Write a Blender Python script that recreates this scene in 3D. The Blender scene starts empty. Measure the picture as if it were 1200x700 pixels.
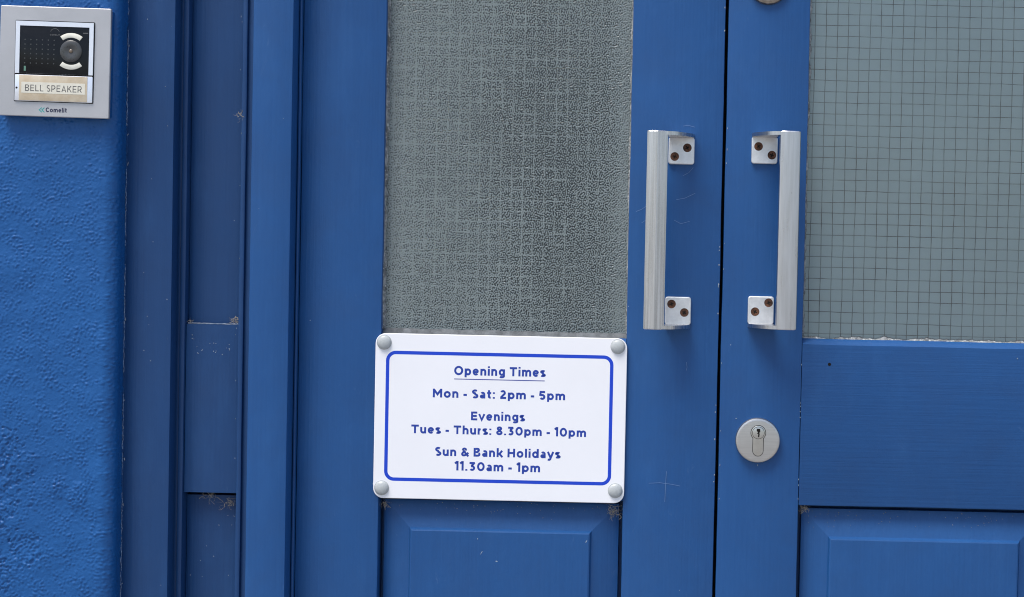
import bpy, math, random
import numpy as np
from mathutils import noise, Vector, Matrix

# ---------------------------------------------------------------- camera, sky, sun, exposure
S = bpy.context.scene
Z0 = 1.15                                   # height of the picture's middle on the door, metres
ROLL, PITCH, CAMX, DIST = 0.0225, 0.028, 0.2, 2.0
fw = Vector((0, math.cos(PITCH), -math.sin(PITCH)))
r0 = fw.cross(Vector((0, 0, 1))).normalized(); u0 = r0.cross(fw)
rt = math.cos(ROLL) * r0 + math.sin(ROLL) * u0
up = -math.sin(ROLL) * r0 + math.cos(ROLL) * u0
cam = bpy.data.cameras.new('camera'); co = bpy.data.objects.new('camera', cam)
S.collection.objects.link(co)
co.matrix_world = Matrix.Translation(Vector((CAMX, 0, Z0 + .0045)) - DIST * fw) @ Matrix((rt, up, -fw)).transposed().to_4x4()
cam.sensor_width = 36; cam.lens = 60; cam.shift_x = -0.2 / 1.2
cam.clip_start = .05; cam.clip_end = 2000
S.camera = co
S.cycles.filter_width = 1.05

SUN_EL, SUN_AZ = math.radians(64), math.radians(42)     # azimuth: to the left of straight-on
w = bpy.data.worlds.new('World'); S.world = w; w.use_nodes = True
nt = w.node_tree; bg = nt.nodes['Background']
sky = nt.nodes.new('ShaderNodeTexSky'); sky.sky_type = 'NISHITA'; sky.sun_disc = False
sky.sun_elevation = SUN_EL; sky.sun_rotation = math.pi + SUN_AZ
sky.air_density = 1.0; sky.dust_density = 2.0; sky.ozone_density = 1.0
nt.links.new(sky.outputs[0], bg.inputs[0]); bg.inputs[1].default_value = 0.093
sl = bpy.data.lights.new('sun', 'SUN'); sl.energy = 2.0; sl.angle = math.radians(31); sl.color = (1, .965, .925)
so = bpy.data.objects.new('sun', sl); S.collection.objects.link(so)
tosun = Vector((-math.sin(SUN_AZ) * math.cos(SUN_EL), -math.cos(SUN_AZ) * math.cos(SUN_EL), math.sin(SUN_EL)))
so.rotation_euler = tosun.to_track_quat('Z', 'Y').to_euler(); so.location = (-3, -4, 5)
S.view_settings.view_transform = 'Standard'; S.view_settings.look = 'None'
S.view_settings.exposure = 1.06; S.view_settings.gamma = 1

random.seed(7)
RNG = np.random.default_rng(11)

# ---------------------------------------------------------------- materials
def mat(name):
    m = bpy.data.materials.new(name); m.use_nodes = True
    n = m.node_tree.nodes; return m, n, m.node_tree.links, n['Principled BSDF']
def node(n, t, **k):
    x = n.new(t)
    for a, b in k.items(): setattr(x, a, b)
    return x
def coords(n, l, scale=(1, 1, 1)):
    t = node(n, 'ShaderNodeTexCoord'); mp = node(n, 'ShaderNodeMapping')
    mp.inputs['Scale'].default_value = scale
    l.new(t.outputs['Object'], mp.inputs[0]); return mp.outputs[0]
def noi(n, l, vec, scale, detail=3, rough=.55, dist=0):
    x = node(n, 'ShaderNodeTexNoise'); x.inputs['Scale'].default_value = scale
    x.inputs['Detail'].default_value = detail; x.inputs['Roughness'].default_value = rough
    x.inputs['Distortion'].default_value = dist
    l.new(vec, x.inputs['Vector']); return x.outputs['Fac']
def ramp(n, l, fac, a, b, ca=(0, 0, 0), cb=(1, 1, 1)):
    x = node(n, 'ShaderNodeValToRGB'); e = x.color_ramp.elements
    e[0].position = a; e[1].position = b; e[0].color = (*ca, 1); e[1].color = (*cb, 1)
    l.new(fac, x.inputs[0]); return x.outputs[0]
def mixc(n, l, fac, a, b):
    x = node(n, 'ShaderNodeMix', data_type='RGBA')
    for sock, v in ((x.inputs[0], fac), (x.inputs[6], a), (x.inputs[7], b)):
        if isinstance(v, (int, float)): sock.default_value = v
        elif isinstance(v, tuple): sock.default_value = (*v, 1)
        else: l.new(v, sock)
    return x.outputs[2]
def mth(n, l, op, a, b):
    x = node(n, 'ShaderNodeMath', operation=op)
    for sock, v in zip(x.inputs, (a, b)):
        if isinstance(v, (int, float)): sock.default_value = v
        else: l.new(v, sock)
    return x.outputs[0]
def bump(n, l, h, dist, strength=1.0, nrm=None):
    x = node(n, 'ShaderNodeBump'); x.inputs['Distance'].default_value = dist
    x.inputs['Strength'].default_value = strength; l.new(h, x.inputs['Height'])
    if nrm: l.new(nrm, x.inputs['Normal'])
    return x.outputs[0]
def specks(n, l, vec, scale, radius, keep):
    v = node(n, 'ShaderNodeTexVoronoi'); v.inputs['Scale'].default_value = scale
    l.new(vec, v.inputs['Vector'])
    sep = node(n, 'ShaderNodeSeparateColor'); l.new(v.outputs['Color'], sep.inputs[0])
    near = mth(n, l, 'LESS_THAN', v.outputs['Distance'], mth(n, l, 'MULTIPLY', sep.outputs[1], radius))
    return mth(n, l, 'MULTIPLY', near, mth(n, l, 'GREATER_THAN', sep.outputs[0], keep))

def paint(name, a, b, grain, rough=.42, keep=.93):
    m, n, l, p = mat(name)
    g = (300, 300, 6) if grain == 'v' else (6, 300, 300)
    vec = coords(n, l); gv = coords(n, l, g)
    big = noi(n, l, vec, 5, 4); streak = noi(n, l, gv, 1, 4, .6); fine = noi(n, l, vec, 900, 2)
    fac = mth(n, l, 'ADD', mth(n, l, 'MULTIPLY', big, .75), mth(n, l, 'MULTIPLY', streak, .35))
    c = mixc(n, l, ramp(n, l, fac, .35, .75), a, b)
    scuff = ramp(n, l, noi(n, l, coords(n, l, (60, 60, 25)), 1, 6, .7, 1.2), .66, .80)
    c = mixc(n, l, mth(n, l, 'MULTIPLY', scuff, .22), c, (.16, .24, .38))
    film = ramp(n, l, noi(n, l, vec, 14, 6, .65, .4), .42, .70)
    c = mixc(n, l, mth(n, l, 'MULTIPLY', film, .20), c, (.020, .050, .13))
    fade = ramp(n, l, noi(n, l, coords(n, l, (30, 30, 9)), 1, 5, .65), .52, .75)
    c = mixc(n, l, mth(n, l, 'MULTIPLY', fade, .14), c, (.035, .13, .33))
    sp = specks(n, l, vec, 75, .055, keep)
    c = mixc(n, l, mth(n, l, 'MULTIPLY', sp, .5), c, (.42, .46, .52))
    l.new(c, p.inputs['Base Color'])
    r = mth(n, l, 'ADD', mth(n, l, 'MULTIPLY', big, .12), rough - .06); l.new(r, p.inputs['Roughness'])
    p.inputs['Specular IOR Level'].default_value = .32
    nb = bump(n, l, streak, .0003, 1.0)
    nb = bump(n, l, noi(n, l, vec, 60, 3), .0005, .6, nb)
    nb = bump(n, l, fine, .00006, 1, nb)
    l.new(nb, p.inputs['Normal']); return m
BLUE_A, BLUE_B = (.010, .065, .204), (.014, .080, .240)
M = {}
M['paint_v'] = paint('blue gloss paint on upright timber', BLUE_A, BLUE_B, 'v')
M['paint_h'] = paint('blue gloss paint on level timber', BLUE_A, BLUE_B, 'h')
M['paint_shaded'] = paint('blue frame paint with shade painted in', (.008, .044, .138), (.011, .055, .166), 'v', .45, .90)  # darker copy of the door blue: shade of the recessed channel put into colour

def wallmat():
    m, n, l, p = mat('blue masonry paint'); vec = coords(n, l)
    big = noi(n, l, vec, 9, 5); mid = noi(n, l, vec, 130, 4, .6, .6)
    c = mixc(n, l, ramp(n, l, big, .3, .7), (.005, .073, .242), (.007, .087, .278))
    c = mixc(n, l, mth(n, l, 'MULTIPLY', ramp(n, l, mid, .62, .78), .12), c, (.03, .13, .34))
    l.new(c, p.inputs['Base Color']); p.inputs['Roughness'].default_value = .45
    p.inputs['Specular IOR Level'].default_value = .36
    nb = bump(n, l, noi(n, l, vec, 210, 4, .6, .6), .0005, .8); nb = bump(n, l, noi(n, l, vec, 520, 3), .00025, .8, nb)
    l.new(nb, p.inputs['Normal']); return m
M['wall'] = wallmat()

def simple(name, col, rough=.5, metal=0, spec=.5, var=.0, vscale=60, col2=None, bmp=0, bscale=300, stretch=(1, 1, 1)):
    m, n, l, p = mat(name); vec = coords(n, l, stretch)
    p.inputs['Metallic'].default_value = metal; p.inputs['Specular IOR Level'].default_value = spec
    f = noi(n, l, vec, vscale, 5, .6)
    c2 = col2 or tuple(x * (1 - var) for x in col)
    l.new(mixc(n, l, ramp(n, l, f, .35, .68), c2, col), p.inputs['Base Color'])
    l.new(mth(n, l, 'ADD', mth(n, l, 'MULTIPLY', f, .15), rough - .07), p.inputs['Roughness'])
    if bmp: l.new(bump(n, l, noi(n, l, vec, bscale, 3), bmp), p.inputs['Normal'])
    return m
M['steel_brushed'] = simple('brushed aluminium', (.66, .655, .66), .27, 1, .5, .28, 4, bmp=.00012, bscale=8, stretch=(120, 120, 2))
M['steel_grained'] = simple('worn satin aluminium', (.60, .60, .615), .29, 1, .5, .16, 3, bmp=.00006, bscale=10, stretch=(90, 90, 5))
M['plate_cast'] = simple('cast satin aluminium', (.78, .78, .77), .46, .85, .5, .16, 120, bmp=.0001, bscale=700)
M['rust'] = simple('rusty screw steel', (.16, .070, .038), .7, .2, .3, .0, 160, (.030, .016, .012))
M['dark_recess'] = simple('dark recess', (.008, .007, .006), .8, 0, .2)
M['disc'] = simple('brushed stainless steel', (.58, .565, .54), .36, 1, .5, .12, 5, bmp=.00006, bscale=10, stretch=(4, 120, 160))
M['cylinder'] = simple('nickel lock cylinder', (.60, .59, .54), .34, 1, .5, .1, 200)
M['bronze'] = simple('tarnished bronze', (.36, .31, .26), .40, .9, .5, .45, 150)
M['plate_grey'] = simple('satin grey intercom metal', (.47, .468, .475), .42, .5, .5, .12, 14, bmp=.00005, bscale=900)
M['silver_trim'] = simple('bright silver trim', (.78, .80, .85), .33, .6, .5, .06, 30)
M['black_plastic'] = simple('black plastic', (.006, .007, .009), .22, 0, .25, .3, 80)
M['lens_grey'] = simple('dark lens ring', (.055, .057, .058), .28, 0, .5, .25, 200)
M['lens_brown'] = simple('brown lens element', (.16, .12, .085), .2, 0, .6, .3, 500)
M['ivory'] = simple('ivory light diffuser', (.72, .70, .60), .42, 0, .5, .1, 200)
M['card'] = simple('stained cream card', (.58, .51, .39), .3, 0, .5, .0, 40, (.44, .35, .23))
M['card_white'] = simple('aged white label', (.70, .67, .56), .5, 0, .45, .12, 90)
M['ink_grey'] = simple('grey print', (.09, .085, .08), .6)
M['ink_navy'] = simple('navy print', (.012, .016, .05), .5)
M['ink_teal'] = simple('teal print', (.03, .30, .29), .5)
M['ink_faint'] = simple('faint grey print', (.10, .10, .10), .5)
M['led_green'] = simple('small green light window', (.10, .22, .16), .3)
M['sign_white'] = simple('white sign laminate', (.80, .80, .82), .35, 0, .3, .03, 11)
M['sign_border'] = simple('bright blue sign print', (.010, .055, .52), .4, 0, .3, .06, 60)
M['sign_blue'] = simple('blue sign print', (.012, .045, .31), .4, 0, .45, .08, 60)
M['sign_edge'] = simple('sign ink underline', (.03, .045, .28), .4)
M['cap_grey'] = simple('pale grey screw cap', (.42, .445, .445), .36, 0, .5, .1, 400)
M['wire'] = simple('glass wire', (.36, .42, .42), .6, 0, .3, .0, 26, (.014, .017, .017))
M['wire_tan'] = simple('tarnished glass wire', (.78, .74, .62), .6, 0, .3, .0, 14, (.20, .21, .20))
M['cobweb'] = simple('tan cobweb', (.42, .38, .32), .9, 0, .1, .5, 800)
M['chip'] = simple('exposed white primer', (.38, .42, .48), .7, 0, .3, .4, 300)
M['ground'] = simple('pavement', (.30, .29, .28), .8, 0, .3, .25, 3, bmp=.002, bscale=120)
M['step'] = simple('stone step', (.34, .33, .31), .75, 0, .3, .3, 12, bmp=.0015, bscale=90)
M['inside'] = simple('dark lobby', (.03, .03, .032), .8)

def putty():
    m, n, l, p = mat('weathered putty'); vec = coords(n, l)
    f = noi(n, l, vec, 90, 6, .7); g = noi(n, l, coords(n, l, (1, 1, 1)), 320, 4, .7)
    c = mixc(n, l, ramp(n, l, f, .40, .60), (.10, .105, .11), (.30, .31, .31))
    c = mixc(n, l, ramp(n, l, g, .55, .64), c, (.52, .52, .49))
    c = mixc(n, l, ramp(n, l, g, .30, .38, (1, 1, 1), (0, 0, 0)), c, (.06, .035, .025))
    l.new(c, p.inputs['Base Color']); p.inputs['Roughness'].default_value = .85
    l.new(bump(n, l, g, .0008), p.inputs['Normal']); return m
M['putty'] = putty()
M['crust'] = simple('cracked paint edge', (.30, .38, .50), .6, 0, .4, .0, 300, (.02, .06, .17))
M['dust'] = simple('pale dust', (.40, .42, .45), .9, 0, .1, .0, 150, (.10, .14, .22))
M['scratch'] = simple('faint scratch in blue paint', (.11, .19, .36), .6)
M['putty_grey'] = simple('grey weathered putty', (.20, .21, .215), .85, 0, .2, .45, 120, bmp=.0006, bscale=500)

def glass_front(name, tint, body, gloss_rough, bscale=0, bdist=0, speck=0.0, relief=None):
    """rolled glass: part clear (lets the wire show), part scattering body, mirror gloss by Fresnel"""
    m, n, l, p = mat(name); vec = coords(n, l); out = n['Material Output']
    dif = node(n, 'ShaderNodeBsdfDiffuse'); dcol = mixc(n, l, ramp(n, l, noi(n, l, vec, 7, 4), .35, .65), tuple(x * .88 for x in tint), tint)
    if speck: dcol = mixc(n, l, mth(n, l, 'MULTIPLY', specks(n, l, vec, 90, .10, 1 - speck), .6), dcol, (.6, .62, .6))
    gl = node(n, 'ShaderNodeBsdfGlossy'); gl.inputs['Roughness'].default_value = gloss_rough
    fr = node(n, 'ShaderNodeFresnel'); fr.inputs[0].default_value = 1.5
    mx = node(n, 'ShaderNodeMixShader'); mx.inputs[0].default_value = body
    if relief:                                   # hollows coloured dark, standing in for the dark interior seen through them
        at = node(n, 'ShaderNodeAttribute', attribute_name='relief'); f = ramp(n, l, at.outputs['Fac'], relief[0], relief[1])
        dcol = mixc(n, l, f, (.017, .022, .025), dcol)
    if bscale:
        nb = bump(n, l, noi(n, l, vec, bscale, 2, .5), bdist)
        for q in (dif, gl, fr): l.new(nb, q.inputs['Normal'])
    l.new(dcol, dif.inputs[0])
    tr = node(n, 'ShaderNodeBsdfTransparent'); tr.inputs[0].default_value = (.92, .96, .95, 1)
    l.new(tr.outputs[0], mx.inputs[1]); l.new(dif.outputs[0], mx.inputs[2])
    m2 = node(n, 'ShaderNodeMixShader'); l.new(fr.outputs[0], m2.inputs[0])
    l.new(mx.outputs[0], m2.inputs[1]); l.new(gl.outputs[0], m2.inputs[2])
    l.new(m2.outputs[0], out.inputs[0]); return m
M['glass_rolled'] = glass_front('rolled wired glass', (.285, .335, .33), .62, .16, relief=(.10, .58))
M['glass_plain'] = glass_front('wired cast glass', (.36, .41, .415), .16, .10, 160, .00018, .05)
M['back_dark'] = simple('grey film behind rolled glass', (.15, .175, .18), .8, 0, .2, .25, 6)
M['back_grey'] = simple('grey board behind glass', (.54, .645, .67), .7, 0, .3, .08, 9)

# ---------------------------------------------------------------- mesh helpers (millimetres about the picture's middle)
C = S.collection
def V(x, y, z): return (x * .001, y * .001, z * .001 + Z0)
def raw(name, verts, faces, m, parent=None, smooth=30):
    me = bpy.data.meshes.new(name)
    if isinstance(verts, np.ndarray): verts = verts.reshape(-1, 3).tolist()
    if isinstance(faces, np.ndarray): faces = faces.tolist()
    me.from_pydata(verts, [], faces); me.materials.append(M[m])
    me.polygons.foreach_set('use_smooth', [True] * len(me.polygons))
    if smooth < 179: me.set_sharp_from_angle(angle=math.radians(smooth))
    me.update()
    o = bpy.data.objects.new(name, me); C.objects.link(o)
    if parent: o.parent = parent
    return o
def org(p):
    """origin (world metres) that the vertices of a child of p are measured from"""
    while p is not None and p.parent is not None: p = p.parent
    return (0, 0, 0) if p is None else tuple(p.location)
class MB:
    def __init__(s): s.v = []; s.f = []
    def add(s, vs, fs):
        b = len(s.v); s.v += [tuple(q) for q in vs]; s.f += [tuple(i + b for i in f) for f in fs]; return s
    def box(s, x0, x1, y0, y1, z0, z1):
        return s.add([(x, y, z) for z in (z0, z1) for y in (y0, y1) for x in (x0, x1)],
                     [(0, 2, 3, 1), (4, 5, 7, 6), (0, 1, 5, 4), (2, 6, 7, 3), (0, 4, 6, 2), (1, 3, 7, 5)])
    def loft(s, rings, cap=True, closed=True):
        k = len(rings[0]); vs = [p for r in rings for p in r]; fs = []
        for i in range(len(rings) - 1):
            for j in range(k if closed else k - 1):
                a = i * k + j; b = i * k + (j + 1) % k; fs.append((a, b, b + k, a + k))
        if cap and closed: fs += [tuple(range(k))[::-1], tuple(range((len(rings) - 1) * k, len(rings) * k))]
        return s.add(vs, fs)
    def lathe(s, cx, cz, prof, seg=40):
        """prof: list of (radius, y); axis runs along y"""
        rings = [[(cx + r * math.cos(2 * math.pi * j / seg), y, cz + r * math.sin(2 * math.pi * j / seg)) for j in range(seg)] for r, y in prof]
        return s.loft(rings)
    def prism(s, pts, y0, y1, bev=0):
        """outline (x, z) given counter-clockwise seen from the front; front face at y0, back at y1"""
        def inset(d):
            out = []; k = len(pts)
            for i in range(k):
                a, b, c = (np.array(pts[(i + q) % k], float) for q in (-1, 0, 1))
                e1 = b - a; e2 = c - b; e1 /= np.linalg.norm(e1) + 1e-9; e2 /= np.linalg.norm(e2) + 1e-9
                nn = np.array([-(e1[1] + e2[1]), e1[0] + e2[0]]); nn /= max(1e-6, np.linalg.norm(nn))
                cs = max(.4, float(nn @ np.array([-e2[1], e2[0]]))); out.append(b + nn * d / cs)
            return out
        R = [[(x, y1, z) for x, z in pts], [(x, y0 + bev, z) for x, z in pts]]
        if bev: R += [[(x, y0 + bev * .3, z) for x, z in inset(bev * .3)], [(x, y0, z) for x, z in inset(bev)]]
        return s.loft(R)
    def ribbon(s, pts, wd, y, closed=False, thick=.15):
        """flat stroke along (x, z) points, front at y"""
        P = [np.array(p, float) for p in pts]; k = len(P); L = []; R = []
        for i in range(k):
            if closed: a, c = P[i - 1], P[(i + 1) % k]
            else: a, c = P[max(0, i - 1)], P[min(k - 1, i + 1)]
            e1 = P[i] - a; e2 = c - P[i]; n1 = np.linalg.norm(e1); n2 = np.linalg.norm(e2)
            e1 = e1 / n1 if n1 > 1e-9 else e2 / n2; e2 = e2 / n2 if n2 > 1e-9 else e1
            t = e1 + e2; t = t / (np.linalg.norm(t) + 1e-9); nn = np.array([-t[1], t[0]])
            cs = max(.5, float(nn @ np.array([-e1[1], e1[0]])))
            L.append(P[i] + nn * wd / 2 / cs); R.append(P[i] - nn * wd / 2 / cs)
        vs = [(p[0], y, p[1]) for p in L] + [(p[0], y, p[1]) for p in R]
        fs = [(i, k + i, k + (i + 1) % k, (i + 1) % k) for i in range(k if closed else k - 1)]
        return s.add(vs, fs)
    def tube(s, pts, r, seg=6, flat=1.0):
        P = [np.array(p, float) for p in pts]; rings = []
        for i, p in enumerate(P):
            t = P[min(i + 1, len(P) - 1)] - P[max(i - 1, 0)]; t /= np.linalg.norm(t) + 1e-9
            ref = np.array([0, 1, 0]) if abs(t[1]) < .9 else np.array([1, 0, 0])
            a = np.cross(t, ref); a /= np.linalg.norm(a); b = np.cross(t, a)
            rr = r[i] if isinstance(r, (list, tuple)) else r
            rings.append([tuple(p + rr * (math.cos(q) * a + flat * math.sin(q) * b)) for q in (2 * math.pi * j / seg for j in range(seg))])
        return s.loft(rings)
    def build(s, name, m, parent=None, smooth=30, local=False):
        if local: vs = [(x * .001, y * .001, z * .001) for x, y, z in s.v]
        else:
            o = org(parent); vs = [(x * .001 - o[0], y * .001 - o[1], z * .001 + Z0 - o[2]) for x, y, z in s.v]
        return raw(name, vs, s.f, m, parent, smooth)
def tag(o, label, cat=None, group=None, kind=None):
    o['label'] = label
    if cat: o['category'] = cat
    if group: o['group'] = group
    if kind: o['kind'] = kind
    return o
def empty(name, x, y, z, rot=(0, 0, 0)):
    o = bpy.data.objects.new(name, None); o.location = V(x, y, z); o.rotation_euler = rot
    o.empty_display_size = .05; C.objects.link(o); return o

SEED = [0]
def plank(name, x0, x1, y0, y1, z0, z1, axis, m, parent, bev=1.2, wob=.25, kind=None, step=25, chamfer=None):
    """a timber with eased, slightly uneven arrises: a section lofted along its length"""
    SEED[0] += 17.3; sd = SEED[0]
    a0, a1 = (x0, x1) if axis == 'z' else (z0, z1)
    sec = []
    for cx, cy, sx, sy in ((a0, y0, 1, 1), (a1, y0, -1, 1), (a1, y1, -1, -1), (a0, y1, 1, -1)):
        bb = bev if cy == y0 else .3
        ch = (bb, bb)
        if chamfer and cy == y0 and cx == a1 and axis == 'x': ch = chamfer
        q = [(cx, cy + sy * ch[1]), (cx + sx * ch[0] * .3, cy + sy * ch[1] * .3), (cx + sx * ch[0], cy)]
        if chamfer and ch is chamfer: q = [(cx, cy + sy * ch[1]), (cx + sx * ch[0] * .55, cy + sy * ch[1] * .45), (cx + sx * ch[0], cy)]
        if (cx == a1) == (cy == y0): q = q[::-1]
        sec += q
    L0, L1 = (z0, z1) if axis == 'z' else (x0, x1)
    k = max(2, int((L1 - L0) / step)); rings = []
    for i in range(k + 1):
        t = L0 + (L1 - L0) * i / k; ring = []
        for j, (a, y) in enumerate(sec):
            c = j // 3
            da = wob * (noise.noise((t * .011, c * 5.1, sd)) + .5 * noise.noise((t * .045, c * 5.1, sd + 3)))
            dy = .6 * wob * noise.noise((t * .009, c * 5.1 + 40, sd))
            ring.append((a + da, y + dy, t) if axis == 'z' else (t, y + dy, a + da))
        rings.append(ring)
    return MB().loft(rings).build(name, m, parent, 40)

def bandnoise(nx, nz, d, lo, hi, seed, stretch=1.0):
    r = np.random.default_rng(seed); f = np.fft.rfft2(r.standard_normal((nz, nx)))
    kz = np.fft.fftfreq(nz, d)[:, None]; kx = np.fft.rfftfreq(nx, d)[None, :] * stretch
    k = np.sqrt(kz ** 2 + kx ** 2); f *= np.exp(-.5 * ((k - .5 * (1 / lo + 1 / hi)) / (.5 * (1 / lo - 1 / hi))) ** 2)
    h = np.fft.irfft2(f, s=(nz, nx)); return h / h.std()
def gridfaces(nz, nx, flip=False):
    i = np.arange(nz * nx).reshape(nz, nx); a, b, c, d = i[:-1, :-1], i[:-1, 1:], i[1:, 1:], i[1:, :-1]
    q = np.stack((a, d, c, b) if flip else (a, b, c, d), -1); return q.reshape(-1, 4)
def rrect(x0, x1, z0, z1, r, n=6):
    out = []
    for cx, cz, a in ((x1 - r, z1 - r, 0), (x0 + r, z1 - r, 90), (x0 + r, z0 + r, 180), (x1 - r, z0 + r, 270)):
        out += [(cx + r * math.cos(math.radians(a + 90 * i / n)), cz + r * math.sin(math.radians(a + 90 * i / n))) for i in range(n + 1)]
    return out

# ---------------------------------------------------------------- ground
GZ = -1150
o = MB().add([(-4e5, -4e5, GZ), (4e5, -4e5, GZ), (4e5, 4e5, GZ), (-4e5, 4e5, GZ)], [(0, 1, 2, 3)]).build('ground', 'ground', None)
o['kind'] = 'structure'
o = plank('doorstep', -446, 935, -260, 60, GZ - 10, GZ + 30, 'x', 'step', None, 6, 1.5); o['kind'] = 'structure'

# ---------------------------------------------------------------- rendered wall (left pier dense, the rest beyond the frame plainer)
YW, XC, RC = -54.0, -447.0, 16.0
TOPZ = 1000.0
def wall_pier():
    d = 1.1
    xs = list(np.arange(-760, XC - RC, d)); prof = [(x, YW, 0, -1) for x in xs]
    for i in range(1, 15):
        a = math.pi / 2 * i / 15; prof.append((XC - RC + RC * math.sin(a), YW + RC - RC * math.cos(a), math.sin(a), -math.cos(a)))
    prof += [(XC, y, 1, 0) for y in np.arange(YW + RC, -10, d)]
    zs = np.arange(-420, 420, d); nz, nx = len(zs), len(prof); P = np.array(prof)
    nod = bandnoise(nx, nz, d, 3.4, 6.5, 3) * (1 + .4 * bandnoise(nx, nz, d, 20, 80, 31)); nod2 = bandnoise(nx, nz, d, 6, 13, 32)
    h = 1.0 * np.clip(nod - .8, 0, 1.0) + .55 * np.clip(nod2 - 1.0, 0, 1.2) + .10 * nod + .10 * bandnoise(nx, nz, d, 8, 22, 4) + .4 * bandnoise(nx, nz, d, 40, 160, 5)
    pits = bandnoise(nx, nz, d, 4, 9, 6); h -= .5 * np.clip(pits - 1.7, 0, 1)
    h *= .60
    X = np.array([p[0] if i < len(xs) else p[0] + 0 for i, p in enumerate(prof)])
    warp = bandnoise(nx, nz, d, 8, 40, 8)
    for bx, bz, br, dep in ((-606, -222, 46, .9), (-547, -300, 15, .8), (-487, -235, 10, -.7), (-585, -330, 22, .8), (-625, -120, 20, .7), (-510, -228, 6, -.6)):
        dist = np.sqrt((X[None, :] - bx) ** 2 + (.8 * (zs[:, None] - bz)) ** 2) / br + .28 * warp
        inside = 1 / (1 + np.exp((dist - 1) * 22)); rim = np.exp(-((dist - 1.04) / .07) ** 2)
        h += -dep * inside + .8 * abs(dep) * rim
        h += inside * .35 * bandnoise(nx, nz, d, 3.5, 7, 9)
    h[:, -12:] *= np.linspace(1, .5, 12)[None, :]
    fz = np.clip(np.minimum(zs - zs[0], zs[-1] - zs) / 25, 0, 1)[:, None]; fx = np.clip(np.arange(nx) / 20, 0, 1)[None, :]
    h *= fz * fx
    G = np.zeros((nz, nx, 3)); G[..., 0] = P[:, 0] + h * P[:, 2]; G[..., 1] = P[:, 1] + h * P[:, 3]; G[..., 2] = zs[:, None]
    zz = [GZ - 20, -900, -650] ; ztop = [700, 1000, 1500, 2300]
    base = np.zeros((1, nx, 3)); base[0, :, 0] = P[:, 0]; base[0, :, 1] = P[:, 1]
    def at(z): b = base.copy(); b[..., 2] = z; return b
    G = np.concatenate([at(z) for z in zz] + [G] + [at(z) for z in ztop], 0)
    far = []
    for x in (-3200, -2000, -1200, -900):
        c = np.zeros((G.shape[0], 1, 3)); c[..., 0] = x; c[..., 1] = YW; c[:, 0, 2] = G[:, 0, 2]; far.append(c)
    G = np.concatenate(far + [G], 1)
    v = G * .001; v[..., 2] += Z0
    return raw('rendered_wall', v, gridfaces(G.shape[0], G.shape[1]), 'wall', None, 179)
wall = wall_pier()
wall['kind'] = 'thing'
tag(wall, 'bright blue painted render wall with lumpy flaking surface beside the door frame', 'wall')
MB().box(XC - .0, 935, YW, 60, TOPZ, 2300).build('lintel', 'wall', wall)
MB().box(935, 3200, YW, 60, GZ - 20, 2300).build('pier', 'wall', wall)
mb = MB(); mb.box(-3200, 3200, 70, 90, GZ - 20, 2300); mb.build('backing', 'inside', wall)

# cracked caulk between wall and frame board
def crumb_strip(name, pts, r, amp, m, parent, seed, n=None):
    rr = np.random.default_rng(seed); out = []; rad = []
    p0, p1 = np.array(pts[0], float), np.array(pts[1], float); L = np.linalg.norm(p1 - p0); n = n or int(L / 3)
    for i in range(n + 1):
        p = p0 + (p1 - p0) * i / n
        jit = np.array([noise.noise((i * .21, seed, k * 9.)) + .6 * noise.noise((i * .9, seed + 5, k * 9.)) for k in range(3)]) * amp
        out.append(p + jit); rad.append(r * (.6 + .5 * abs(noise.noise((i * .33, seed + 2, 1))) + .5 * rr.random()))
    return MB().tube(out, rad, 6).build(name, m, parent, 50)

# ---------------------------------------------------------------- door frame
frame = empty('entrance_doorway', 244, 0, GZ + 30)
frame['kind'] = 'thing'
tag(frame, 'blue timber door frame with bright square post and recessed side panels in painted shade', 'door frame')
ZB, ZT = GZ + 30.0, TOPZ
mx = lambda x: 489.0 - x          # the doorway is symmetrical about the meeting of the leaves
def pl(name, x0, x1, *a, **k):
    plank(name, x0, x1, *a, **k)
    plank(name, mx(x1), mx(x0), *a, **k)
pl('post', -300, -253.8, -32, 40, ZB, ZT, 'z', 'paint_v', frame, bev=1.5)
pl('jamb_board', -450.5, -392.5, -22, 40, ZB, ZT, 'z', 'paint_shaded', frame, bev=1.3)
pl('bead', -389.2, -382.6, -1, 40, ZB, ZT, 'z', 'paint_shaded', frame, bev=1.6)
pl('bead', -319.6, -313.6, -3, 40, ZB, ZT, 'z', 'paint_shaded', frame, bev=1.6)
pl('bead', -253.2, -249.9, -5, 40, ZB, ZT, 'z', 'paint_v', frame, bev=1.4)
pl('filler', -314.5, -299, 1.5, 40, ZB, ZT, 'z', 'paint_shaded', frame)
pl('filler', -393, -388.5, 1, 40, ZB, ZT, 'z', 'paint_shaded', frame)
pl('panel', -382.2, -320.0, 13, 40, -37.4, ZT, 'z', 'paint_shaded', frame, bev=.5)
pl('rail', -382.4, -319.8, 3, 40, -236.6, -38.4, 'z', 'paint_shaded', frame, bev=1.3)
pl('panel', -382.2, -320.0, 17, 40, ZB, -241.5, 'z', 'paint_shaded', frame, bev=.5)
plank('back_board', -394, -299, 42, 60, ZB, ZT, 'z', 'paint_shaded', frame)
plank('head', -447, 936, -34, 60, ZT - 70, ZT + 2, 'x', 'paint_h', frame, bev=2)
crumb_strip('caulk', [(-447.0, -22, -420), (-447.0, -22, 420)], 1.5, 1.3, 'paint_shaded', frame, 3, 420)
for k_, (za_, zb_) in enumerate(((-380, -235), (-214, -120), (-95, 30), (52, 140), (190, 300), (318, 400))):
    crumb_strip('caulk', [(-446.4, -23.4, za_), (-446.2, -23.4, zb_)], .55, 1.0, 'crust', frame, 30 + k_, int((zb_ - za_) / 1.6))
crumb_strip('dust', [(-381, 6.5, -37.6), (-321, 6.5, -37.9)], .75, .5, 'dust', frame, 51, 46)

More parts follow.
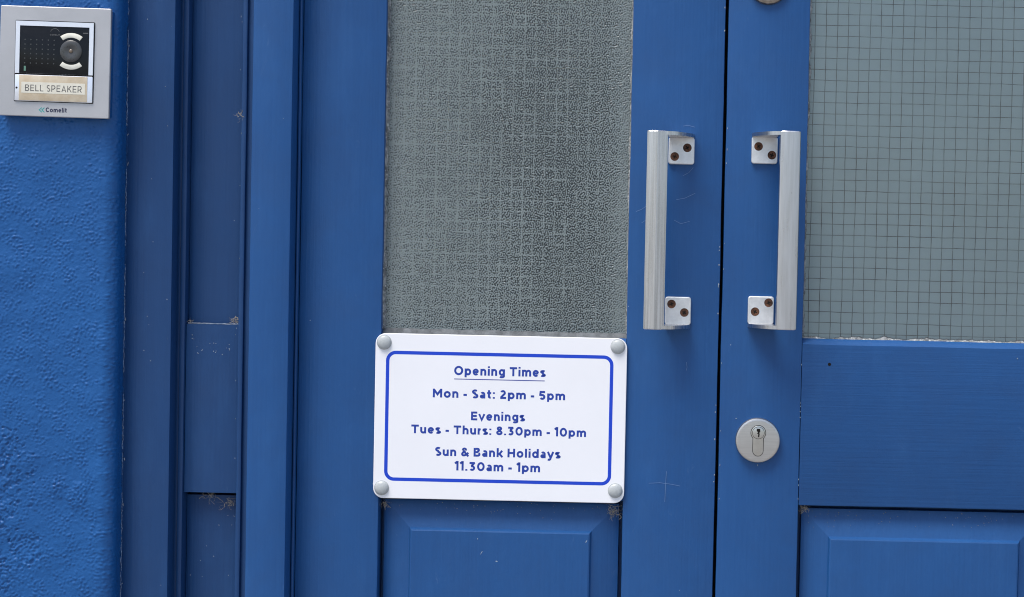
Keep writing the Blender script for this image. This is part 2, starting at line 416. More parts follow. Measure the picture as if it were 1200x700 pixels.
# ---------------------------------------------------------------- the two door leaves
def fielded_panel(name, x0, x1, z0, z1, parent, m='paint_v'):
    mb = MB(); rings = []
    for ins, y in ((-8, 30), (4.2, 30), (4.6, 15.4), (36, 6.2), (36.8, 4.6), (38, 1.6), (39.5, 1.0)):
        ring = []
        for (ax, az), (bx, bz) in zip(((x0, z0), (x1, z0), (x1, z1), (x0, z1)), ((x1, z0), (x1, z1), (x0, z1), (x0, z0))):
            for q in range(12):
                t = q / 12; x = ax + (bx - ax) * t; z = az + (bz - az) * t
                x = x0 + ins + (x - x0) / (x1 - x0) * (x1 - x0 - 2 * ins); z = z0 + ins + (z - z0) / (z1 - z0) * (z1 - z0 - 2 * ins)
                ring.append((x + .25 * noise.noise((x * .03, z * .03, ins)), y + .25 * noise.noise((x * .02, z * .02, 7)), z + .25 * noise.noise((x * .03, z * .03, ins + 9))))
        rings.append(ring)
    return mb.loft(rings, cap=True).build(name, m, parent, 6)

def wire_grid(x0, x1, z0, z1, y, pitch, ox, oz, r, m, parent, seed):
    mb = MB()
    def wave(q, i): return .9 * noise.noise((q * .012, i * 3.7, seed)) + .5 * noise.noise((q * .05, i * 3.7, seed + 4))
    i = 0; x = x0 + ox
    while x < x1 - 1:
        n = int((z1 - z0) / 10); mb.tube([(x + wave(z0 + (z1 - z0) * k / n, i), y, z0 + (z1 - z0) * k / n) for k in range(n + 1)], r, 4)
        x += pitch; i += 1
    z = z0 + oz
    while z < z1 - 1:
        n = int((x1 - x0) / 10); mb.tube([(x0 + (x1 - x0) * k / n, y + 2 * r, z + wave(x0 + (x1 - x0) * k / n, i)) for k in range(n + 1)], r, 4)
        z += pitch; i += 1
    o = mb.build('wire_mesh', m, parent, 80); o['kind'] = 'stuff'; return o

GT = 790.0                                                   # top of the glass
def leaf(x0, xg0, xg1, x1, rt=-39.5):
    d = empty('door', x0 if x0 < 0 else x1, 0, ZB)
    plank('stile', x0, xg0, 0, 40, ZB + 6, 925, 'z', 'paint_v', d, bev=1.3, wob=.45, step=12)
    plank('stile', xg1, x1, 0, 40, ZB + 6, 925, 'z', 'paint_v', d, bev=1.3, wob=.45, step=12)
    plank('rail', xg0 + .35, xg1 - .35, .3, 40, -235.5, rt, 'x', 'paint_h', d, bev=1.3, wob=.4, chamfer=(6.5, 9))
    plank('rail', xg0 + .35, xg1 - .35, .3, 40, GT, 925, 'x', 'paint_h', d)
    plank('rail', xg0 + .35, xg1 - .35, .3, 40, ZB + 6, -900, 'x', 'paint_h', d)
    fielded_panel('panel', xg0 + .2, xg1 - .2, -899, -236.5, d)
    return d
door_l = leaf(-249.2, -152.4, 135.0, 242.9, -44.5)
door_l['kind'] = 'thing'
tag(door_l, 'blue door leaf carrying the white notice, with dark pebbled wired glass', 'door', 'pair of door leaves')
door_r = leaf(246.3, 341.4, 640.0, 738.2)
door_r['kind'] = 'thing'
tag(door_r, 'blue door leaf with round lock and pale grey wired glass', 'door', 'pair of door leaves')

# left pane: rolled glass, its relief is real
def rolled_pane():
    x0, x1, z0, z1, d = -154, 137, -47, 385, .6
    xs = np.arange(x0, x1, d); zs = np.arange(z0, z1, d); nx, nz = len(xs), len(zs)
    h = bandnoise(nx, nz, d, 2.3, 4.2, 21, .85) + .2 * bandnoise(nx, nz, d, 5.5, 10, 22)
    amp = np.clip(.42 + .05 * bandnoise(nx, nz, d, 60, 200, 23), .3, .55)
    dark = np.exp(-((xs[None] - 45) / 85) ** 2 - ((zs[:, None] - 150) / 260) ** 2)
    rel = .5 + .5 * np.tanh(h * .9); edge = np.clip((xs[None] - 108) / 26, 0, 1) * .30 + np.clip((-112 - xs[None]) / 40, 0, 1) * .12
    rel = np.clip(rel + .05 - .22 * dark + edge, 0, 1)  # soft light at the edges and a darker middle right painted into the tone
    gx = np.abs((xs - (x0 + 9.5) + 6.4) % 12.75 - 6.4)[None] + .22 * bandnoise(nx, nz, d, 12, 60, 41); gz = np.abs((zs - (z0 + 9) + 6.4) % 12.75 - 6.4)[:, None] + .22 * bandnoise(nx, nz, d, 12, 60, 42)
    pres = np.clip(.42 + .22 * bandnoise(nx, nz, d, 25, 90, 43), 0, 1) * (1 - .55 * np.clip((xs[None] - 20) / 90, 0, 1))
    wl = np.maximum(np.exp(-(gx / .65) ** 2), np.exp(-(gz / .65) ** 2)) * pres          # glass skin over the embedded wire
    rel = rel + (1.0 - rel) * wl
    y = 12.5 - amp * (np.tanh(h * .9) * (1 - .7 * wl) + .5 * wl)
    G = np.zeros((nz, nx, 3)); G[..., 0] = xs[None]; G[..., 1] = y; G[..., 2] = zs[:, None]
    top = G[-1:].copy(); top[..., 2] = GT + 3; top[..., 1] = 12.5; low = top.copy(); low[..., 2] = z1 + .6; G = np.concatenate([G, low, top], 0)
    o = org(door_l); v = G * .001 + np.array([-o[0], -o[1], Z0 - o[2]])
    ob = raw('glass_pane', v, gridfaces(nz + 2, nx), 'glass_rolled', door_l, 179)
    rel = np.concatenate([rel, np.full((2, nx), .42)], 0).astype(np.float32)
    at = ob.data.attributes.new('relief', 'FLOAT', 'POINT'); at.data.foreach_set('value', rel.ravel()); return ob
pane_l = rolled_pane()
wire_grid(-152, 135, -42, GT, 13.9, 12.75, 7.5, 8.0, .5, 'wire_tan', pane_l, 3)
MB().box(-153, 136, 17.5, 20, -47, GT + 2).build('film', 'back_dark', pane_l)
pb_ = MB().box(340, 641, 11.5, 13.9, -43, GT + 3); pb_.f = [f for f in pb_.f if f != (2, 6, 7, 3)]     # its rear face lies against the board
pane_r = pb_.build('glass_pane', 'glass_plain', door_r)
wire_grid(342, 640, -42, GT, 13.0, 12.95, 6.6, 8.5, .36, 'wire', pane_r, 9)
MB().box(340.5, 640.5, 14.0, 18, -43, GT + 2).build('film', 'back_grey', pane_r)

def putty_strip(p0, p1, nx, nz, wd, parent, seed, m='putty', rag=1.0):
    """uneven fillet between glass and timber: (nx, nz) points from the timber into the pane"""
    a, b = np.array(p0, float), np.array(p1, float); L = np.linalg.norm(b - a); n = int(L / 2.2); rings = []
    for i in range(n + 1):
        q = a + (b - a) * i / n
        wv = wd * max(.25, .8 + rag * (.6 * noise.noise((i * .13, seed, 0)) + .45 * noise.noise((i * .5, seed, 4))))
        hy = (9.6 if nz > 0 else 5.5) + (.8 if nz > 0 else 1.8) * noise.noise((i * .17, seed, 8))
        rings.append([(q[0] - nx * 1, 13.4, q[1] - nz * 1), (q[0] - nx * .6, hy, q[1] - nz * .6), (q[0] + nx * wv * .45, min(10.9, hy + 3.2), q[1] + nz * wv * .45), (q[0] + nx * wv, 11.9, q[1] + nz * wv)])
    return MB().loft(rings, cap=True).build('putty', m, parent, 60)
for d, xa, xb, wl, wr, wbm in ((door_l, -152.4, 135.0, 2.8, 2.2, 7.0), (door_r, 341.4, 640.0, 2.8, 2.8, 5.0)):
    putty_strip((xa, -39), (xa, GT), 1, 0, wl, d, 1 + xa); putty_strip((xb, -39), (xb, GT), -1, 0, wr, d, 2 + xa)
    putty_strip((xa, -40.6 - 3.6 * (xa < 0)), (xb, -40.6 - 3.6 * (xa < 0)), 0, 1, wbm, d, 3 + xa, *(('putty_grey', .25) if xa < 0 else ())); putty_strip((xa, GT), (xb, GT), 0, -1, 3, d, 4 + xa)

# ---------------------------------------------------------------- pull handles (parts of the leaves)
def handle(door, x0, sgn, zb, zt, metal, holes):
    """x0: inner edge of the bar next to the plates; sgn -1: bar lies left of them"""
    X = lambda u: x0 + sgn * u          # u > 0 towards the bar's outer edge, u < 0 over the plates
    mb = MB(); sec = [(0, -40), (0, -45.8), (.7, -47.1), (2.0, -47.7), (7.0, -48.15), (11.8, -48.3), (16.6, -48.15), (21.6, -47.7), (22.9, -47.1), (23.6, -45.8), (23.6, -40), (22, -38.6), (1.6, -38.6)]
    if sgn < 0: sec = [(u, y + (0 if u in (0, 23.6, 22, 1.6) else .9 - (1 - abs(u - 11.8) / 11.8) * 2.6)) for u, y in sec]
    if sgn > 0: sec = sec[::-1]
    def ring(z, k=1): return [(X(u if k == 1 else 11.8 + (u - 11.8) * k), y if k == 1 else -43.4 + (y + 43.4) * k, z) for u, y in sec]
    mb.loft([ring(zb, .9), ring(zb + .9)] + [ring(zb + 1 + (zt - zb - 2) * i / 8) for i in range(9)] + [ring(zt - .9), ring(zt, .9)])
    bar = mb.build('handle', metal, door, 9 if sgn < 0 else 35)
    for z_web, z_edge, sd in ((zt - 4.6, zt - .4, -1), (zb + .4, zb + 4.6, 1)):
        web = [(23.2, -39.5), (22.0, -44.5), (6, -47.0), (.2, -47.2), (-6, -45.6), (-14, -38), (-23, -24), (-29, -12), (-30.4, -5), (-30.4, -.2), (-1, -.2), (1.0, -30), (4, -36)]
        if sgn > 0: web = web[::-1]
        web = [(X(u), y) for u, y in web]
        m2 = MB(); m2.loft([[(x, y, z_web) for x, y in web], [(x, y, z_edge) for x, y in web]]); m2.build('web', metal, bar, 40)
        za, zc = (z_edge - 35.5, z_web + .6) if sd < 0 else (z_edge - .6, z_web + 36.5)
        pts = rrect(min(X(-.3), X(-30.8)), max(X(-.3), X(-30.8)), za, zc, 3.2)
        MB().prism(pts, -4.6, -.05, 1.1).build('mounting_plate', 'plate_cast', bar, 12)
    for k, (hx, hz) in enumerate(holes):
        sc = MB().lathe(hx, hz, [(5.1, -4.5), (5.0, -4.85), (4.4, -4.75), (3.9, -4.62), (2.2, -4.70), (.9, -4.62), (.05, -4.6)], 22).build('screw', 'rust', bar, 25)
        a = .5 + k * .7; m3 = MB()
        for b in (a, a + math.pi / 2):
            cx, sx = math.cos(b) * 2.4, math.sin(b) * 2.4; m3.ribbon([(hx - cx, hz - sx), (hx, hz), (hx + cx, hz + sx)], 1.2, -4.83 - .02 * (b > a))
        me = m3.v; n0 = len(sc.data.vertices)
        ob = org(bar); sc.data.materials.append(M['dark_recess'])
        import bmesh
        bm = bmesh.new(); bm.from_mesh(sc.data); nv = [bm.verts.new((x * .001 - ob[0], y * .001 - ob[1], z * .001 + Z0 - ob[2])) for x, y, z in me]
        for f in m3.f:
            q = bm.faces.new([nv[i] for i in f]); q.material_index = 1
        bm.to_mesh(sc.data); bm.free()
    return bar
handle(door_l, 179.2, -1, -30.4, 197.0, 'steel_brushed', [(201.5, 180.5), (187.0, 170.1), (187.1, -2.1), (202.3, -11.7)])
handle(door_r, 307.2, 1, -27.6, 199.8, 'steel_grained', [(284.5, 184.0), (300.3, 174.2), (300.5, 1.9), (285.0, -8.9)])

# ---------------------------------------------------------------- lock and upper rosette (parts of the right leaf)
LX, LZ = 291.6, -159.6
esc = MB().lathe(LX, LZ, [(26.2, -.1), (26.2, -6.2), (25.4, -7.6), (23.8, -8.2), (23.3, -8.25), (.05, -8.25)], 72).build('lock_escutcheon', 'disc', door_r, 30)
def euro(cx, cz, r, hw, low, n=40):
    a0 = math.asin(hw / r); pts = []
    for i in range(n + 1):
        a = -math.pi / 2 + a0 + (2 * math.pi - 2 * a0) * i / n; pts.append((cx + r * math.cos(a), cz + r * math.sin(a)))
    for i in range(13):
        a = math.pi + math.pi * i / 12; pts.append((cx + hw * math.cos(a), low + hw + hw * math.sin(a)))
    return pts
MB().prism(euro(LX + .4, LZ + 9.2, 9.0, 6.5, LZ - 18.4), -8.5, -8.0, 0).build('cylinder_gap', 'dark_recess', esc)
MB().prism(euro(LX + .4, LZ + 9.2, 8.4, 5.9, LZ - 17.8), -9.6, -8.0, .4).build('lock_cylinder', 'cylinder', esc)
MB().lathe(LX + .4, LZ + 9.2, [(7.2, -9.5), (7.2, -9.65), (6.8, -9.7)], 40).build('plug_groove', 'dark_recess', esc)
MB().lathe(LX + .4, LZ + 9.2, [(6.7, -9.5), (6.7, -9.95), (6.3, -10.1), (.05, -10.1)], 40).build('plug', 'cylinder', esc)
kz = LZ + 9.2; kx = LX + .4
kp_ = [(-1.9, 5.0), (-2.0, 2.2), (-.4, .9), (-1.6, -.6), (-.1, -1.5), (-.5, -4.8), (1.1, -4.8), (1.6, -1.2), (1.1, .2), (2.3, 1.7), (2.0, 5.0)]
MB().prism([(kx + a_, kz + b_) for a_, b_ in kp_], -10.2, -9.9).build('keyhole', 'dark_recess', esc)
MB().lathe(292, 373.3, [(24, -.1), (24, -3), (23, -4.6), (20.5, -5.4), (20, -5.5), (.05, -5.6)], 48).build('keyhole_cover', 'bronze', door_r, 35)

# ---------------------------------------------------------------- stroke lettering
def arc(cx, cy, rx, ry, a0, a1, n=None):
    n = n or max(3, int(abs(a1 - a0) / 14))
    return [(cx + rx * math.cos(math.radians(a0 + (a1 - a0) * i / n)), cy + ry * math.sin(math.radians(a0 + (a1 - a0) * i / n))) for i in range(n + 1)]
def glyph(ch, t):
    """strokes (point lists, closed flag) and width; cap height 1, x-height .74, stroke t"""
    h = t / 2; x = .74; L = []
    def ln(*p): L.append((list(p), False))
    def ring(cx, cy, rx, ry): L.append((arc(cx, cy, rx, ry, 0, 360, 28)[:-1], True))
    if ch == 'O': ring(.47, .5, .47 - h, .51 - h); W = .94
    elif ch == 'p': ln((h, -.23), (h, x)); ring(.35, x / 2, .33 - h, x / 2 + .01 - h); W = .68
    elif ch == 'd': ln((.68 - h, 0), (.68 - h, 1.03)); ring(.33, x / 2, .33 - h, x / 2 + .01 - h); W = .68
    elif ch == 'g': L.append(([(.66 - h, x), (.66 - h, -.02)] + arc(.33, -.02, .33 - h, .22 - h, 0, -145), False)); ring(.33, x / 2 + .02, .32 - h, x / 2 - h); W = .66
    elif ch == 'e': L.append(([(.06, x / 2), (.60, x / 2)], False)); L.append((arc(.33, x / 2, .33 - h, x / 2 + .01 - h, 8, 318), False)); W = .66
    elif ch == 'o': ring(.35, x / 2, .35 - h, x / 2 + .01 - h); W = .70
    elif ch == 'n': ln((h, 0), (h, x)); L.append((arc(.31, .42, .31 - h, .33 - h, 175, 0) + [(.62 - h, 0)], False)); W = .62
    elif ch == 'h': ln((h, 0), (h, 1.03)); L.append((arc(.31, .42, .31 - h, .33 - h, 175, 0) + [(.62 - h, 0)], False)); W = .62
    elif ch == 'u': ln((.62 - h, x), (.62 - h, 0)); L.append((([(h, x)] + arc(.31, .32, .31 - h, .33 - h, 180, 355)), False)); W = .62
    elif ch == 'm':
        ln((h, 0), (h, x))
        for k in (0, 1): L.append((arc(.28 + k * .40, .46, .285 - h, .29 - h, 175, 0) + [(.565 - h + k * .40, 0)], False))
        W = .965
    elif ch == 'r': ln((h, 0), (h, x)); L.append((arc(.33, .40, .33 - h, .345 - h, 178, 95), False)); W = .37
    elif ch in 'il':
        ln((h, 0), (h, x if ch == 'i' else 1.03)); W = t
        if ch == 'i': ln((h, .86), (h, 1.04))
    elif ch == 'T': ln((0, 1 - h), (.76, 1 - h)); ln((.38, 0), (.38, 1 - t)); W = .76
    elif ch == 'M': ln((h, 0), (h, 1)); ln((.94 - h, 0), (.94 - h, 1)); ln((h, .93), (.47, .36), (.94 - h, .93)); W = .94
    elif ch == 'H': ln((h, 0), (h, 1)); ln((.78 - h, 0), (.78 - h, 1)); ln((t, .5), (.78 - t, .5)); W = .78
    elif ch == 'E': ln((h, 0), (h, 1)); ln((t, h), (.66, h)); ln((t, .5), (.60, .5)); ln((t, 1 - h), (.65, 1 - h)); W = .66
    elif ch == 'L': ln((h, 0), (h, 1)); ln((t, h), (.6, h)); W = .6
    elif ch == 'S': L.append((arc(.33, .74, .27 - h * .6, .27 - h, 38, 262) + arc(.335, .265, .285 - h * .6, .275 - h, 82, -142), False)); W = .64
    elif ch == 's': L.append((arc(.265, .55, .24 - h * .5, .20 - h, 28, 262, 12) + arc(.265, .19, .245 - h * .5, .20 - h, 82, -152, 12), False)); W = .53
    elif ch == 'a':
        L.append((arc(.29, .46, .27 - h, .29 - h, 140, 0) + [(.56 - h, 0)], False)); ring(.27, .215, .26 - h, .225 - h); W = .57
    elif ch == 't': L.append(([(.20, .96), (.20, .24)] + arc(.36, .22, .16, .22 - h, 190, 275), False)); ln((.02, x - h), (.20 - h, x - h)); ln((.20 + h, x - h), (.42, x - h)); W = .43
    elif ch == 'v': ln((.05, x), (.32, .06), (.59, x)); W = .64
    elif ch == 'y': ln((.06, x), (.335, .05)); ln((.60, x), (.30, -.12), (.20, -.19), (.06, -.15)); W = .66
    elif ch == 'k': ln((h, 0), (h, 1.03)); ln((.56, x), (t, .27)); ln((.26, .40), (.60, 0)); W = .62
    elif ch == 'B':
        ln((h, 0), (h, 1)); L.append(([(t, 1 - h), (.40, 1 - h)] + arc(.42, .755, .23 - h, .245 - h, 80, -80) + [(.40, .51), (t, .51)], False))
        L.append(([(t, h), (.44, h)] + arc(.45, .255, .26 - h, .255 - h, -80, 70), False)); W = .71
    elif ch in 'PR':
        ln((h, 0), (h, 1)); L.append(([(t, 1 - h), (.40, 1 - h)] + arc(.41, .70, .28 - h, .30 - h, 80, -80) + [(.40, .40 + h * .0), (t, .40)], False)); W = .69
        if ch == 'R': ln((.42, .36), (.66, 0)); W = .72
    elif ch == 'K': ln((h, 0), (h, 1)); ln((.66, 1), (t, .42)); ln((.30, .56), (.70, 0)); W = .72
    elif ch == 'A': ln((.05, 0), (.40, .97), (.75, 0)); ln((.20, .30), (.60, .30)); W = .80
    elif ch == 'C': L.append((arc(.47, .5, .45 - h, .51 - h, 45, 315), False)); W = .84
    elif ch == '-': ln((.0, .36), (.34, .36)); W = .34
    elif ch == ':': ln((h, 0), (h, .18)); ln((h, .55), (h, .73)); W = t
    elif ch == '.': ln((h, 0), (h, .18)); W = t
    elif ch == '1': L.append(([(.0, .80), (.17, .97), (.245, .97), (.245, 0)] if t > .12 else [(0, .8), (.2, 1), (.2, 0)], False)); W = .36
    elif ch == '2': L.append((arc(.30, .68, .29 - h, .32 - h, 155, -28) + [(.10, h + .04)], False)); ln((.04, h), (.62, h)); W = .64
    elif ch == '3': ln((.05, 1 - h), (.57, 1 - h)); L.append(([(.54, .93), (.29, .60)] + arc(.31, .31, .30 - h, .31 - h, 92, -145), False)); W = .64
    elif ch == '5': L.append(([(.58, 1 - h), (.14, 1 - h), (.11, .56)] + arc(.31, .325, .31 - h, .325 - h, 105, -145), False)); W = .64
    elif ch == '8': ring(.33, .755, .28 - h, .25 - h); ring(.33, .275, .33 - h, .28 - h); W = .66
    elif ch == '0': ring(.38, .5, .38 - h, .51 - h); W = .76
    elif ch == '&':
        L.append((arc(.34, .79, .185 - h * .4, .21 - h, 232, -52, 16), False)); ln((.225, .66), (.74, .0))
        L.append(([(.44, .62), (.20, .44)] + arc(.28, .26, .28 - h, .26 - h, 130, 300, 12) + [(.60, .22), (.72, .44)], False)); W = .78
    else: W = .32
    return L, W
def lettering(mb, text, x0, x1, zbase, cap, t, y, gap=.15, skew=0):
    pen = 0; items = []
    for ch in text:
        if ch == ' ': pen += .34; continue
        st, W = glyph(ch, t); items.append((pen, st)); pen += W + gap
    tot = pen - gap; kx = (x1 - x0) / tot; k = 0
    for p, st in items:
        for pts, closed in st:
            k += 1
            mb.ribbon([(x0 + (p + a) * kx, zbase + b * cap) for a, b in pts], t * (kx + cap) / 2, y - .012 * (k % 5), closed)

# ---------------------------------------------------------------- notice on the left leaf
sign = empty('notice_sign', -11, -1, -237.6)
tag(sign, 'white opening times notice with blue lettering and border on the left door leaf', 'sign')
sp = MB().prism(rrect(-158.2, 136.4, -237.6, -43.8, 12, 8), -4.0, -.6, .7).build('panel', 'sign_white', sign, 12)
mb = MB(); mb.ribbon(rrect(-143.6, 118.8, -214.9, -66.1, 9.5, 8), 4.0, -4.05, True); mb.build('border', 'sign_border', sign)
for text, x0, x1, zb, cap in (('Opening Times', -65.6, 41.4, -90.9, 10.6), ('Mon - Sat: 2pm - 5pm', -90.2, 65.0, -117.7, 10.2), ('Evenings', -44.9, 18.2, -143.6, 10.2),
                              ('Tues - Thurs: 8.30pm - 10pm', -114.6, 90.4, -160.3, 10.0), ('Sun & Bank Holidays', -86.4, 60.8, -186.2, 10.2), ('11.30am - 1pm', -62.6, 37.4, -203.0, 10.2)):
    m1 = MB(); lettering(m1, text, x0, x1, zb, cap, .218, -4.06, .145); m1.build('lettering', 'sign_blue', sign)
MB().ribbon([(-65.4, -95.6), (40.6, -95.6)], 1.0, -4.06).build('underline', 'sign_edge', sign)
for cx, cz in ((-148.0, -54.4), (125.5, -53.4), (-148.2, -225.4), (126.0, -222.6)):
    MB().lathe(cx, cz, [(8.7, -3.95), (8.7, -4.4), (8.1, -4.45), (8.0, -5.6), (7.5, -6.6), (6.2, -7.5), (4.2, -8.2), (2.0, -8.6), (.05, -8.7)], 36).build('screw_cap', 'cap_grey', sign, 50)

# ---------------------------------------------------------------- door intercom on the wall
IC = empty('intercom', -515.2, YW + 2, 195.4, (0, math.radians(.65), 0))
tag(IC, 'square grey metal intercom with camera eye and bell button on the blue wall', 'intercom')
WI, HI = 124.8, 124.0
ax = lambda a: (a - .5) * WI
bz = lambda b: (1 - b) * HI
def ib(): return MB()
plate = ib().prism(rrect(ax(0), ax(1), bz(1), bz(0), 1.5, 3), -15, -10.8, .9).build('faceplate', 'plate_grey', IC, 12, True)
ib().prism(rrect(ax(.012), ax(.988), bz(.985), bz(.012), 1.5, 3), -11, 3, 0).build('back_box', 'wall', IC, 40, True)
def frame_ring(mb, a0, a1, b0, b1, c0, c1, e0, e1, y0, y1):
    """rectangular ring: outer a/b box, inner c/e box"""
    o = [(ax(a0), bz(b0)), (ax(a1), bz(b0)), (ax(a1), bz(b1)), (ax(a0), bz(b1))]; i = [(ax(c0), bz(e0)), (ax(c1), bz(e0)), (ax(c1), bz(e1)), (ax(c0), bz(e1))]
    for k in range(4):
        j = (k + 1) % 4; q = [o[k], i[k], i[j], o[j]]
        mb.loft([[(x, y1, z) for x, z in q], [(x, y0, z) for x, z in q]])
    return mb
fr = MB().prism(rrect(ax(.140), ax(.858), bz(.868), bz(.130), 1, 2), -15.4, -14.9, 0).build('recess', 'dark_recess', IC, 40, True)
frame_ring(MB(), .148, .851, .138, .612, .186, .813, .180, .6119, -17.0, -15.2).build('bezel', 'silver_trim', IC, 40, True)
win = MB().prism(rrect(ax(.187), ax(.812), bz(.611), bz(.1805), .6, 2), -16.2, -15.3, .2).build('speaker_panel', 'black_plastic', IC, 40, True)
mb = MB()
for r_ in range(6):
    for c_ in range(6): mb.lathe(ax(.232 + c_ * .0525), bz(.305 + r_ * .0425), [(.75, -16.15), (.75, -16.26), (.45, -16.27), (.4, -16.22)], 8)
ho = mb.build('speaker_holes', 'lens_grey', win, 30, True); ho['kind'] = 'stuff'
lx, lz = ax(.651), bz(.400)
ln_ = MB().lathe(lx, lz, [(12.3, -16.1), (12.3, -17.6), (11.2, -18.2), (9, -18.6), (5.5, -18.2), (4.0, -17.6), (.05, -17.4)], 48).build('camera_lens', 'lens_grey', win, 30, True)
MB().lathe(lx, lz, [(2.3, -17.3), (2.1, -17.9), (1.2, -18.3), (.05, -18.5)], 24).build('lens_element', 'lens_brown', ln_, 60, True)
for a0, a1 in ((52, 128), (232, 308)):
    pts = arc(lx, lz, 20.6, 20.6, a0, a1, 14) + arc(lx, lz, 15.2, 15.2, a1, a0, 14)
    MB().prism(pts, -17.0, -16.1, .5).build('light_diffuser', 'ivory', win, 40, True)
mb = MB(); mb.ribbon(arc(ax(.50), bz(.235), 5, 4.5, 15, 165, 12), .5, -16.27); lettering(mb, 'COMELIT'.replace('I', 'l'), ax(.455), ax(.545), bz(.262), 1.5, .2, -16.27)
mb.build('small_emblem', 'ink_faint', win, 30, True)
MB().ribbon([(ax(.235), bz(.545)), (ax(.235), bz(.59))], 2.2, -16.28).build('status_light', 'led_green', win, 30, True)
MB().ribbon([(ax(.755), bz(.232)), (ax(.80), bz(.232))], 1.0, -16.28).build('printed_mark', 'ink_faint', win, 30, True)
bt = MB().prism(rrect(ax(.148), ax(.851), bz(.862), bz(.624), .8, 2), -16.8, -15.3, .4).build('call_button', 'silver_trim', IC, 40, True)
MB().prism(rrect(ax(.188), ax(.806), bz(.858), bz(.628), .5, 2), -17.1, -16.6, .2).build('card_window', 'card', bt, 40, True)
MB().prism(rrect(ax(.210), ax(.786), bz(.790), bz(.690), .3, 2), -17.25, -17.0, 0).build('name_label', 'card_white', bt, 40, True)
mb = MB(); lettering(mb, 'BELL SPEAKER', ax(.245), ax(.757), bz(.772), 7.2, .125, -17.3, .22); mb.build('lettering', 'ink_grey', bt, 30, True)
MB().lathe(ax(.166), bz(.745), [(1.2, -16.75), (1.2, -16.85), (.05, -16.86)], 16).build('button_dot', 'dark_recess', bt, 30, True)
mb = MB(); lettering(mb, 'Comelit', ax(.428), ax(.620), bz(.957), 5.2, .22, -15.06, .12); mb.build('lettering', 'ink_navy', plate, 30, True)
mb = MB()
for k in (0, 1):
    xx = ax(.370 + k * .024); mb.ribbon([(xx + 3.0, bz(.918)), (xx, bz(.939)), (xx + 3.0, bz(.960))], 1.1, -15.06 - .02 * k)
mb.build('chevron_emblem', 'ink_teal', plate, 30, True)

# ---------------------------------------------------------------- wear that stands proud: chips, scratches, screw hole, cobwebs
def chips(name, parent, spots, m='chip'):
    mb = MB()
    for x, y, z, sx, sz, a in spots:
        n = 7; pts = []
        for i in range(n):
            q = 2 * math.pi * i / n; rr = .6 + .6 * random.random(); u, v = sx * rr * math.cos(q), sz * rr * math.sin(q)
            pts.append((x + u * math.cos(a) - v * math.sin(a), z + u * math.sin(a) + v * math.cos(a)))
        mb.prism(pts, y - .14, y + .1)
    o = mb.build(name, m, parent); o['kind'] = 'stuff'; return o
sl_ = []
for z in (345, 318, 66, 62, 45, 22, 20, -12, -120, -128, -160, -202, -210): sl_.append((242.0 - random.random(), -.25, z, .5 + .4 * random.random(), .7 + 1.2 * random.random(), 0))
sl_ += [(106, -.2, 130, .5, 3, .9), (-30, 1.0, -300, .5, 2.6, -.6), (93, 1.0, -284, .5, 2.4, -.5), (-12, 1, -310, 2.0, .7, 0), (-35, .8, -284, .5, .8, 0), (-158, -.2, -222, 1.6, 2.2, .3)]
chips('paint_chips', door_l, sl_)
sr_ = [(247.2 + random.random(), -.25, z, .45, .6 + random.random(), 0) for z in (205, 180, 164, 70, 40, -70, -150, -190, -230)]
sr_ += [(341.0, -.3, z, .5, .9, 0) for z in (-115, -119, -125, -132, -205, -212, -228, -70)] + [(292.5, -.2, -189.5, .5, 1.2, 0), (266, -.2, -135, 1.2, .5, .4), (594, -.1, -57, .6, .8, 0)]
chips('paint_chips', door_r, sr_)
for dd_, xa_, xb_ in ((door_l, -140, 124), (door_r, 352, 600)):
    gr_ = []
    for _ in range(60):
        zz_ = -242.5 - min(26, abs(random.gauss(0, 9))); gr_.append((random.uniform(xa_, xb_), 15.2 - (-236.5 - zz_ - 4.6) * 9.2 / 31.4, zz_, .25 + .35 * random.random(), .2 + .35 * random.random(), random.random() * 3))
    chips('grime_specks', dd_, gr_, 'cobweb')
sf_ = []
for _ in range(14): sf_.append((-445.6 + random.uniform(-.8, 1.4), -22.6, random.uniform(-350, 350), .35 + .3 * random.random(), .8 + 1.6 * random.random(), random.uniform(-.3, .3)))
for _ in range(22): sf_.append((random.uniform(-378, -324), 2.7, random.uniform(-75, -48), .3 + .3 * random.random(), .4 + .4 * random.random(), random.random()))
for _ in range(10): sf_.append((random.uniform(-378, -324), 16.6, random.uniform(-350, -260), .3 + .3 * random.random(), .4 + .4 * random.random(), random.random()))
for _ in range(24): sf_.append((random.uniform(-322, -319), -2.6 if random.random() < .5 else 9, random.uniform(-350, 350), .3, .5 + .8 * random.random(), 0))
for _ in range(12): sf_.append((random.uniform(-440, -396), -22.3, random.uniform(-350, 350), .3 + .3 * random.random(), .4 + .5 * random.random(), random.random()))
chips('paint_chips', frame, sf_)
mb = MB()
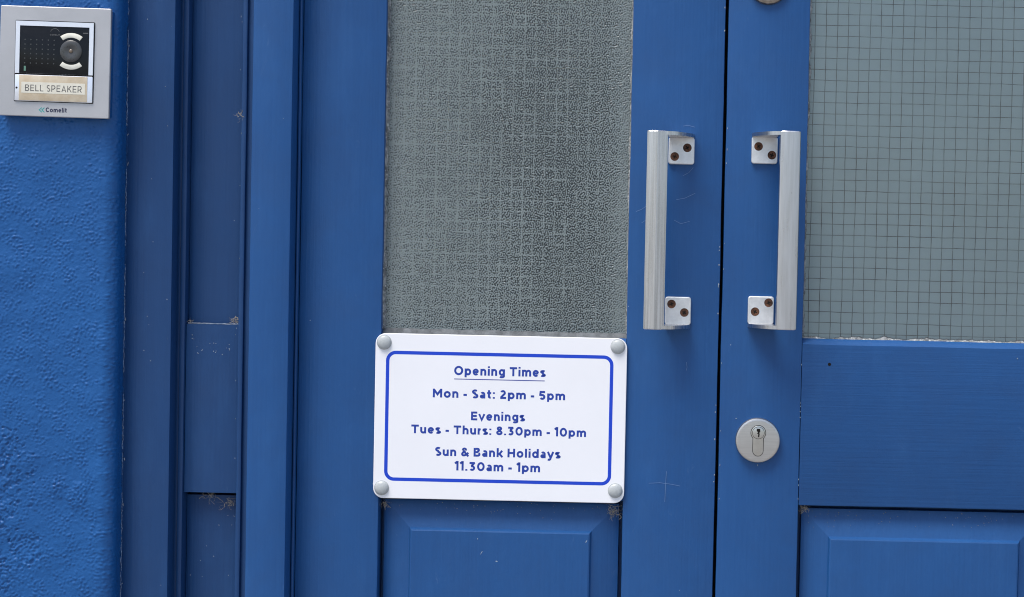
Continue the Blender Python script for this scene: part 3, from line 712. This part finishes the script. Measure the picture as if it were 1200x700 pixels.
for pts_ in ([(185.5, -199), (184.8, -215), (184.4, -235)], [(165, -213.5), (178, -212.6), (191, -214), (202, -216)], [(197, 148), (204, 152), (209, 158)], [(190, 120), (200, 122), (212, 128)], [(188, 96), (196, 92), (206, 95)],
             [(143, 105), (150, 108), (158, 114)], [(150, 92), (156, 96), (161, 97)], [(206, -70), (207, -76), (206, -80)], [(210, 205), (202, 207), (196, 206)], [(158, 60), (160, 52), (161, 45)]):
    mb.ribbon(pts_, .45, -.45 - .01 * random.random())
o = mb.build('scratches', 'scratch', door_l); o['kind'] = 'stuff'
MB().lathe(373.9, -68.9, [(1.9, .25), (1.8, -.05), (1.3, .05)], 14).build('screw_hole', 'dark_recess', door_r)

def cobweb(x, y, z, n, size, label, seed):
    rr = random.Random(seed); mb = MB(); e = (x, y, z)
    for i in range(int(n * 1.8)):
        p = np.array([rr.gauss(0, size * .3), -rr.random() * 2, rr.gauss(0, size * .25)]); a = rr.uniform(0, 6.28); pts = [p.copy()]; curl = rr.uniform(-.5, .5)
        for k in range(rr.randint(5, 10)):
            a += curl + rr.gauss(0, .25); p = p + size * .13 * np.array([math.cos(a), rr.gauss(0, .3), math.sin(a)]); pts.append(p.copy())
        mb.tube([(q[0] + x, q[1] + y, q[2] + z) for q in pts], rr.choice([.08, .1, .13, .3]), 4)
    o = empty('cobweb', x, y, z); bpy.data.objects.remove(o)
    o = mb.build('cobweb', 'cobweb', None, 60); tag(o, label, 'cobweb', 'cobwebs and fluff caught in the joinery'); return o
cobweb(-354, 11, -242, 12, 9, 'tuft of cobweb under the ledge of the narrow frame panel', 1)
cobweb(-332, 13, -250, 10, 12, 'wispy cobweb in right corner beneath the frame panel ledge', 2)
cobweb(-325, 8, -33, 14, 7, 'small clot of cobweb above the ledge of the frame panel', 3)
cobweb(-379, 8, -35, 6, 4, 'pale fluff at left end of the frame panel ledge', 4)
cobweb(-146, 9, -246, 10, 6, 'curled cobweb below the lower left corner of the notice', 5)
cobweb(126, 8, -249, 22, 9, 'brown cobweb below the lower right corner of the notice', 6)
cobweb(349, 9, -241, 14, 7, 'cobweb in the upper left panel corner under the lock', 7)
cobweb(-321.5, -2, 206, 8, 6, 'dark shred of web on the bead beside the bright post', 8)
